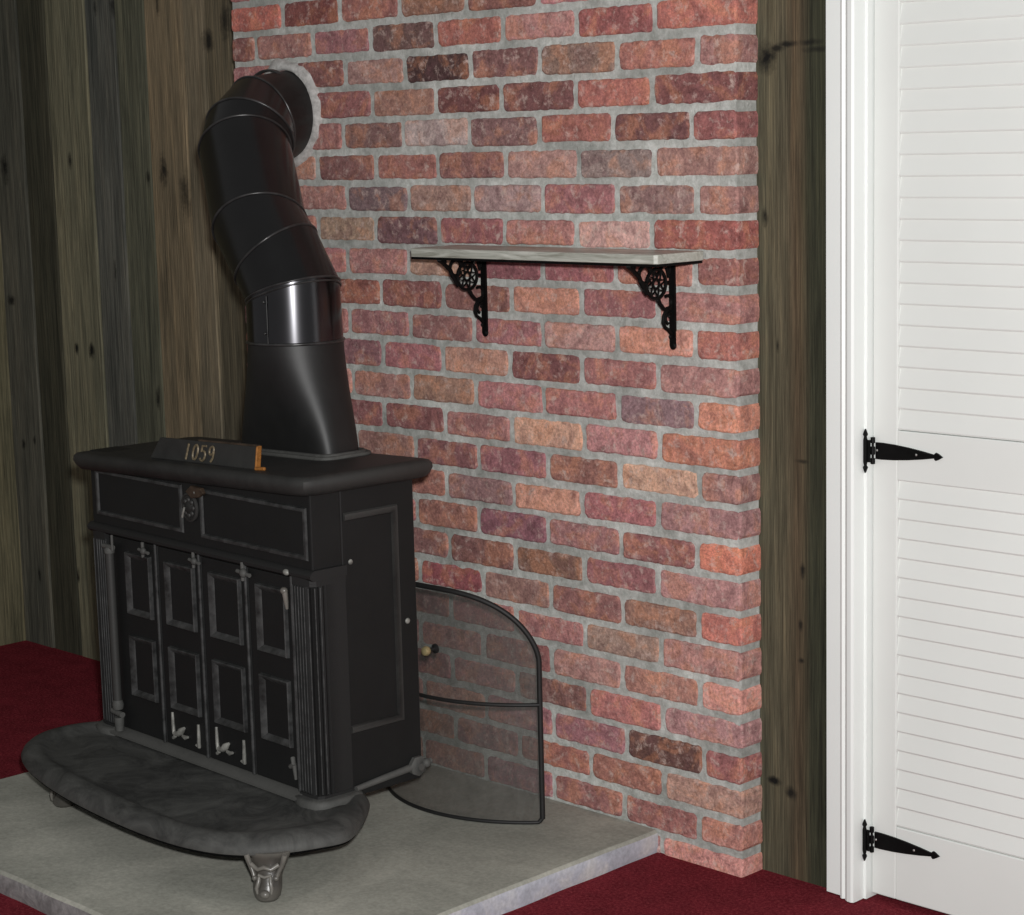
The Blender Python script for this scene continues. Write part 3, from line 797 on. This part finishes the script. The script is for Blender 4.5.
# nameplate standing on the top, leaning back
m = MB(); ua, ub_ = -.545, -.168; vb = -.002
def NPt(u, h, t=0):
    lean = .12
    return L(u + .030 * 0, vb + h * lean + t, zt(u) + h)
uR = ub_ + .004
def quad(u0, h0, u1, h1, t0, t1, mm):
    mm.loft([[NPt(u0 + .034 * h0 / .044, h0, t0), NPt(u1, h0, t0), NPt(u1, h1, t0), NPt(u0 + .034 * h1 / .044, h1, t0)], [NPt(u0 + .034 * h0 / .044, h0, t1), NPt(u1, h0, t1), NPt(u1, h1, t1), NPt(u0 + .034 * h1 / .044, h1, t1)]])
quad(ua, 0, ub_, .044, 0, .008, m)
npl = m.build('nameplate', IRON_TOP, st, None, .0015)
npl['label'] = 'small leaning nameplate with worn numerals'
m = MB(); m.tube([NPt(ua + .17, .044, .006), NPt(ub_, .045, .006)], .003, 7); m.build('top_edge', RUSTDK, npl, 50)
m = MB()
m.loft([[NPt(ub_ - .001, 0, -.003), NPt(ub_ + .003, 0, -.003), NPt(ub_ + .003, .046, -.002), NPt(ub_ - .001, .046, -.002)], [NPt(ub_ - .001, 0, .010), NPt(ub_ + .003, 0, .010), NPt(ub_ + .003, .046, .010), NPt(ub_ - .001, .046, .010)]])
m.tube([NPt(ub_ + .004, .003, -.004), NPt(ub_ + .026, .003, .004)], .004, 7)
m.build('end_flange', RUST, npl, None, .0015)['label'] = 'rusty brass coloured end flange'
# numerals as raised strokes
def stroke(mm, pts, r=.0024): mm.tube([NPt(u, h, -.001) for u, h in pts], r, 6)
gl = MB(); gu = -.405; gs = .0275
def el(cu, ch, ru, rh, a0=0, a1=360, k=14): return [(cu + ru * math.cos(math.radians(a0 + (a1 - a0) * i / k)) + (ch + rh * math.sin(math.radians(a0 + (a1 - a0) * i / k)) - .02) * .25, ch + rh * math.sin(math.radians(a0 + (a1 - a0) * i / k))) for i in range(k + 1)]
stroke(gl, [(gu - .005, .006), (gu + .004, .038)])
stroke(gl, el(gu + gs, .022, .0085, .015))
g5 = gu + 2 * gs
stroke(gl, [(g5 + .012, .036), (g5 - .002, .036), (g5 - .005, .024)] + el(g5, .016, .009, .010, 110, -150, 10))
g9 = gu + 3 * gs
stroke(gl, el(g9 + .001, .028, .0075, .0085)); stroke(gl, [(g9 + .011, .028), (g9 + .008, .014), (g9 + .001, .006)])
gl.build('numerals', GLYPH, npl, 50)['label'] = 'worn raised numerals'

tag(st, 'black cast iron wood stove with four panelled folding doors, on the grey hearth slab', 'stove')

# ------------------------------------------------------------------ stovepipe
PZ = 1.015
def Wp(u, v, z): return C + Uw * u + Vw * v + Vector((0, 0, z))
pc = Wp(-.324, .222, 0)      # axis of the upright length
sp_ = empty('stovepipe', (pc.x, pc.y, zt(-.33)))
O = Vector(sp_.location)
RAD = .0985
# flue boot: round above, flattened oblong below
NB = 48
m = MB()
def boot(t):
    # t 0 bottom .. 1 top
    o = []
    u0, u1, v0, v1 = -.490, -.176, .170, .282
    zb2 = zt(-.33) + .001
    for k in range(NB):
        a = 2 * PI * k / NB + PI / NB; ca, sa = math.cos(a), math.sin(a)
        e = .42
        ub2 = (u0 + u1) / 2 + (u1 - u0) / 2 * math.copysign(abs(ca) ** e, ca); vb2 = (v0 + v1) / 2 + (v1 - v0) / 2 * math.copysign(abs(sa) ** e, sa)
        B = Wp(ub2, vb2, 0); T = Vector((pc.x, pc.y, 0)) + (Uw * ca + Vw * sa) * RAD
        s = t * t * (3 - 2 * t) * .55 + t * .45
        q = B.lerp(T, s); zb3 = zt(ub2) + .0015; q.z = zb3 + (PZ - zb3) * t
        o.append(q - O)
    return o
m.loft([boot(t) for t in (0, .06, .14, .25, .36, .47, .58, .69, .8, .9, 1)])
bt = m.build('flue_boot', HOOD, sp_, 50)
bt['label'] = 'matte boot widening from round pipe to oblong base'
m = MB()
for px, pz in ((-.40, .835),): m.ball(Wp(px, .172, pz - .012) - O, .005)
m.build('rivet', WORN, bt, 50)
def seg_ring(c, nrm_, r, n=48, ref=None):
    nrm_ = nrm_.normalized(); a = (Vector((1, 0, 0)) if ref is None else ref); a = (a - nrm_ * a.dot(nrm_)).normalized(); bb = nrm_.cross(a)
    return [c + (a * math.cos(2 * PI * k / n) + bb * math.sin(2 * PI * k / n)) * r - O for k in range(n)]
def ring_at(c, nn, r, n=56):
    nn = nn.normalized(); a = (rt - nn * rt.dot(nn)).normalized(); bb = nn.cross(a)
    return [c + (a * math.cos(2 * PI * k / n) + bb * math.sin(2 * PI * k / n)) * r - O for k in range(n)]
def tubeseg(name, c0, n0, c1, n1, mat, r0=RAD, r1=RAD, bead=True, bead_mat=None, label=None):
    """pipe piece between two swivel rings"""
    m = MB(); m.loft([ring_at(c0, n0, r0), ring_at(c1, n1, r1)], False, False)
    o = m.build(name, mat, sp_, 40)
    if label: o['label'] = label
    if bead:
        g = MB(); g.tube(ring_at(c1, n1, r1 * 1.004), .0024, 8, True); g.build('seam', bead_mat or SEAM, o, 60)
        if bead == 2:
            g = MB(); g.tube(ring_at(c1 - n1.normalized() * .008, n1, r1 * 1.003), .002, 8, True); g.build('seam', SEAM, o, 60)
    return o
up = Vector((0, 0, 1))
def at(px, py, Y):
    x, z = hit_wall(px, py, Y); return Vector((x, Y, z))
s0 = Vector((pc.x, pc.y, PZ))
s1 = at(293, 291, pc.y)
s2 = at(276, 256, -.305)
s3 = at(260, 226, -.285)
s4 = at(245, 149, -.205)
s5 = at(250, 134, -.180)
s6 = at(261, 120, -.118)
s8 = Vector((FX, .003, FZ))
def nv(r_, u_, f_): return (rt * r_ - dn * u_ + fw * f_).normalized()
nrms = [up, nv(-.24, .96, .10), nv(-.56, .78, .26), nv(-.17, .80, .58), nv(-.14, .80, .60), nv(.22, .74, .62), nv(.60, .44, .67), Vector((0, 1, 0))]
tubeseg('pipe_collar', s0, up, s1, nrms[1], PIPESH, RAD * 1.0, RAD * 1.0, 2, None, 'shiny upright pipe collar')
tubeseg('elbow_segment', s1, nrms[1], s2, nrms[2], PIPE)
tubeseg('elbow_segment', s2, nrms[2], s3, nrms[3], PIPE)
tubeseg('pipe_section', s3, nrms[3], s4, nrms[4], PIPE)
tubeseg('elbow_segment', s4, nrms[4], s5, nrms[5], PIPE)
tubeseg('elbow_segment', s5, nrms[5], s6, nrms[6], PIPE)
wp = tubeseg('wall_thimble', s6, nrms[6], s8, Vector((0, 1, 0)), PIPERF, RAD, RAD, False)
g = MB()
for y in (-.052, -.044): g.tube([v for v in seg_ring(Vector((FX, y, FZ)), Vector((0, 1, 0)), RAD * 1.002)], .0026, 8, True)
g.build('seam', SEAM, wp, 60)
# base ring of the upright collar, riveted lap seam
m = MB(); m.tube(seg_ring(Vector((pc.x, pc.y, PZ + .002)), up, RAD * 1.005), .0032, 8, True); m.build('base_band', SEAM, sp_, 60)
m = MB(); tc = (Vector((cam_loc.x, cam_loc.y, 0)) - Vector((pc.x, pc.y, 0))).normalized()
lat = Vector((-tc.y, tc.x, 0))
th = math.radians(-34); dd = tc * math.cos(th) + lat * math.sin(th)
m.tube([Vector((pc.x, pc.y, PZ + .004)) + dd * (RAD + .0006) - O, Vector((pc.x, pc.y, PZ + .100)) + dd * (RAD + .0006) - O], .0014, 6)
th = math.radians(-38); dd = tc * math.cos(th) + lat * math.sin(th)
for z in (.025, .088): m.ball(Vector((pc.x, pc.y, PZ + z)) + dd * RAD - O, .0035, (1, 1, 1), 8)
m.build('lap_seam', SEAM, sp_, 60)
tag(sp_, 'black jointed stovepipe rising from the stove top and elbowing into the brick', 'stovepipe')

# ------------------------------------------------------------------ light
sc = bpy.context.scene
w = bpy.data.worlds.new('world'); sc.world = w; w.use_nodes = True
bg = w.node_tree.nodes['Background']; bg.inputs['Color'].default_value = (1, .995, .98, 1); bg.inputs['Strength'].default_value = .20
la = bpy.data.lights.new('camera_flash', 'AREA'); la.shape = 'DISK'; la.size = .09; la.energy = 118; la.color = (1, .995, .985)
lo = bpy.data.objects.new('camera_flash', la); COL.objects.link(lo)
lo.location = cam_loc + rt * .05 - dn * .13 + fw * .02
tgt = Vector((-.2, .0, .85)); lo.rotation_euler = (tgt - lo.location).to_track_quat('-Z', 'Y').to_euler()

sc.view_settings.view_transform = 'Standard'; sc.view_settings.look = 'None'
sc.view_settings.gamma = 1; sc.view_settings.use_curve_mapping = False; sc.view_settings.exposure = 0
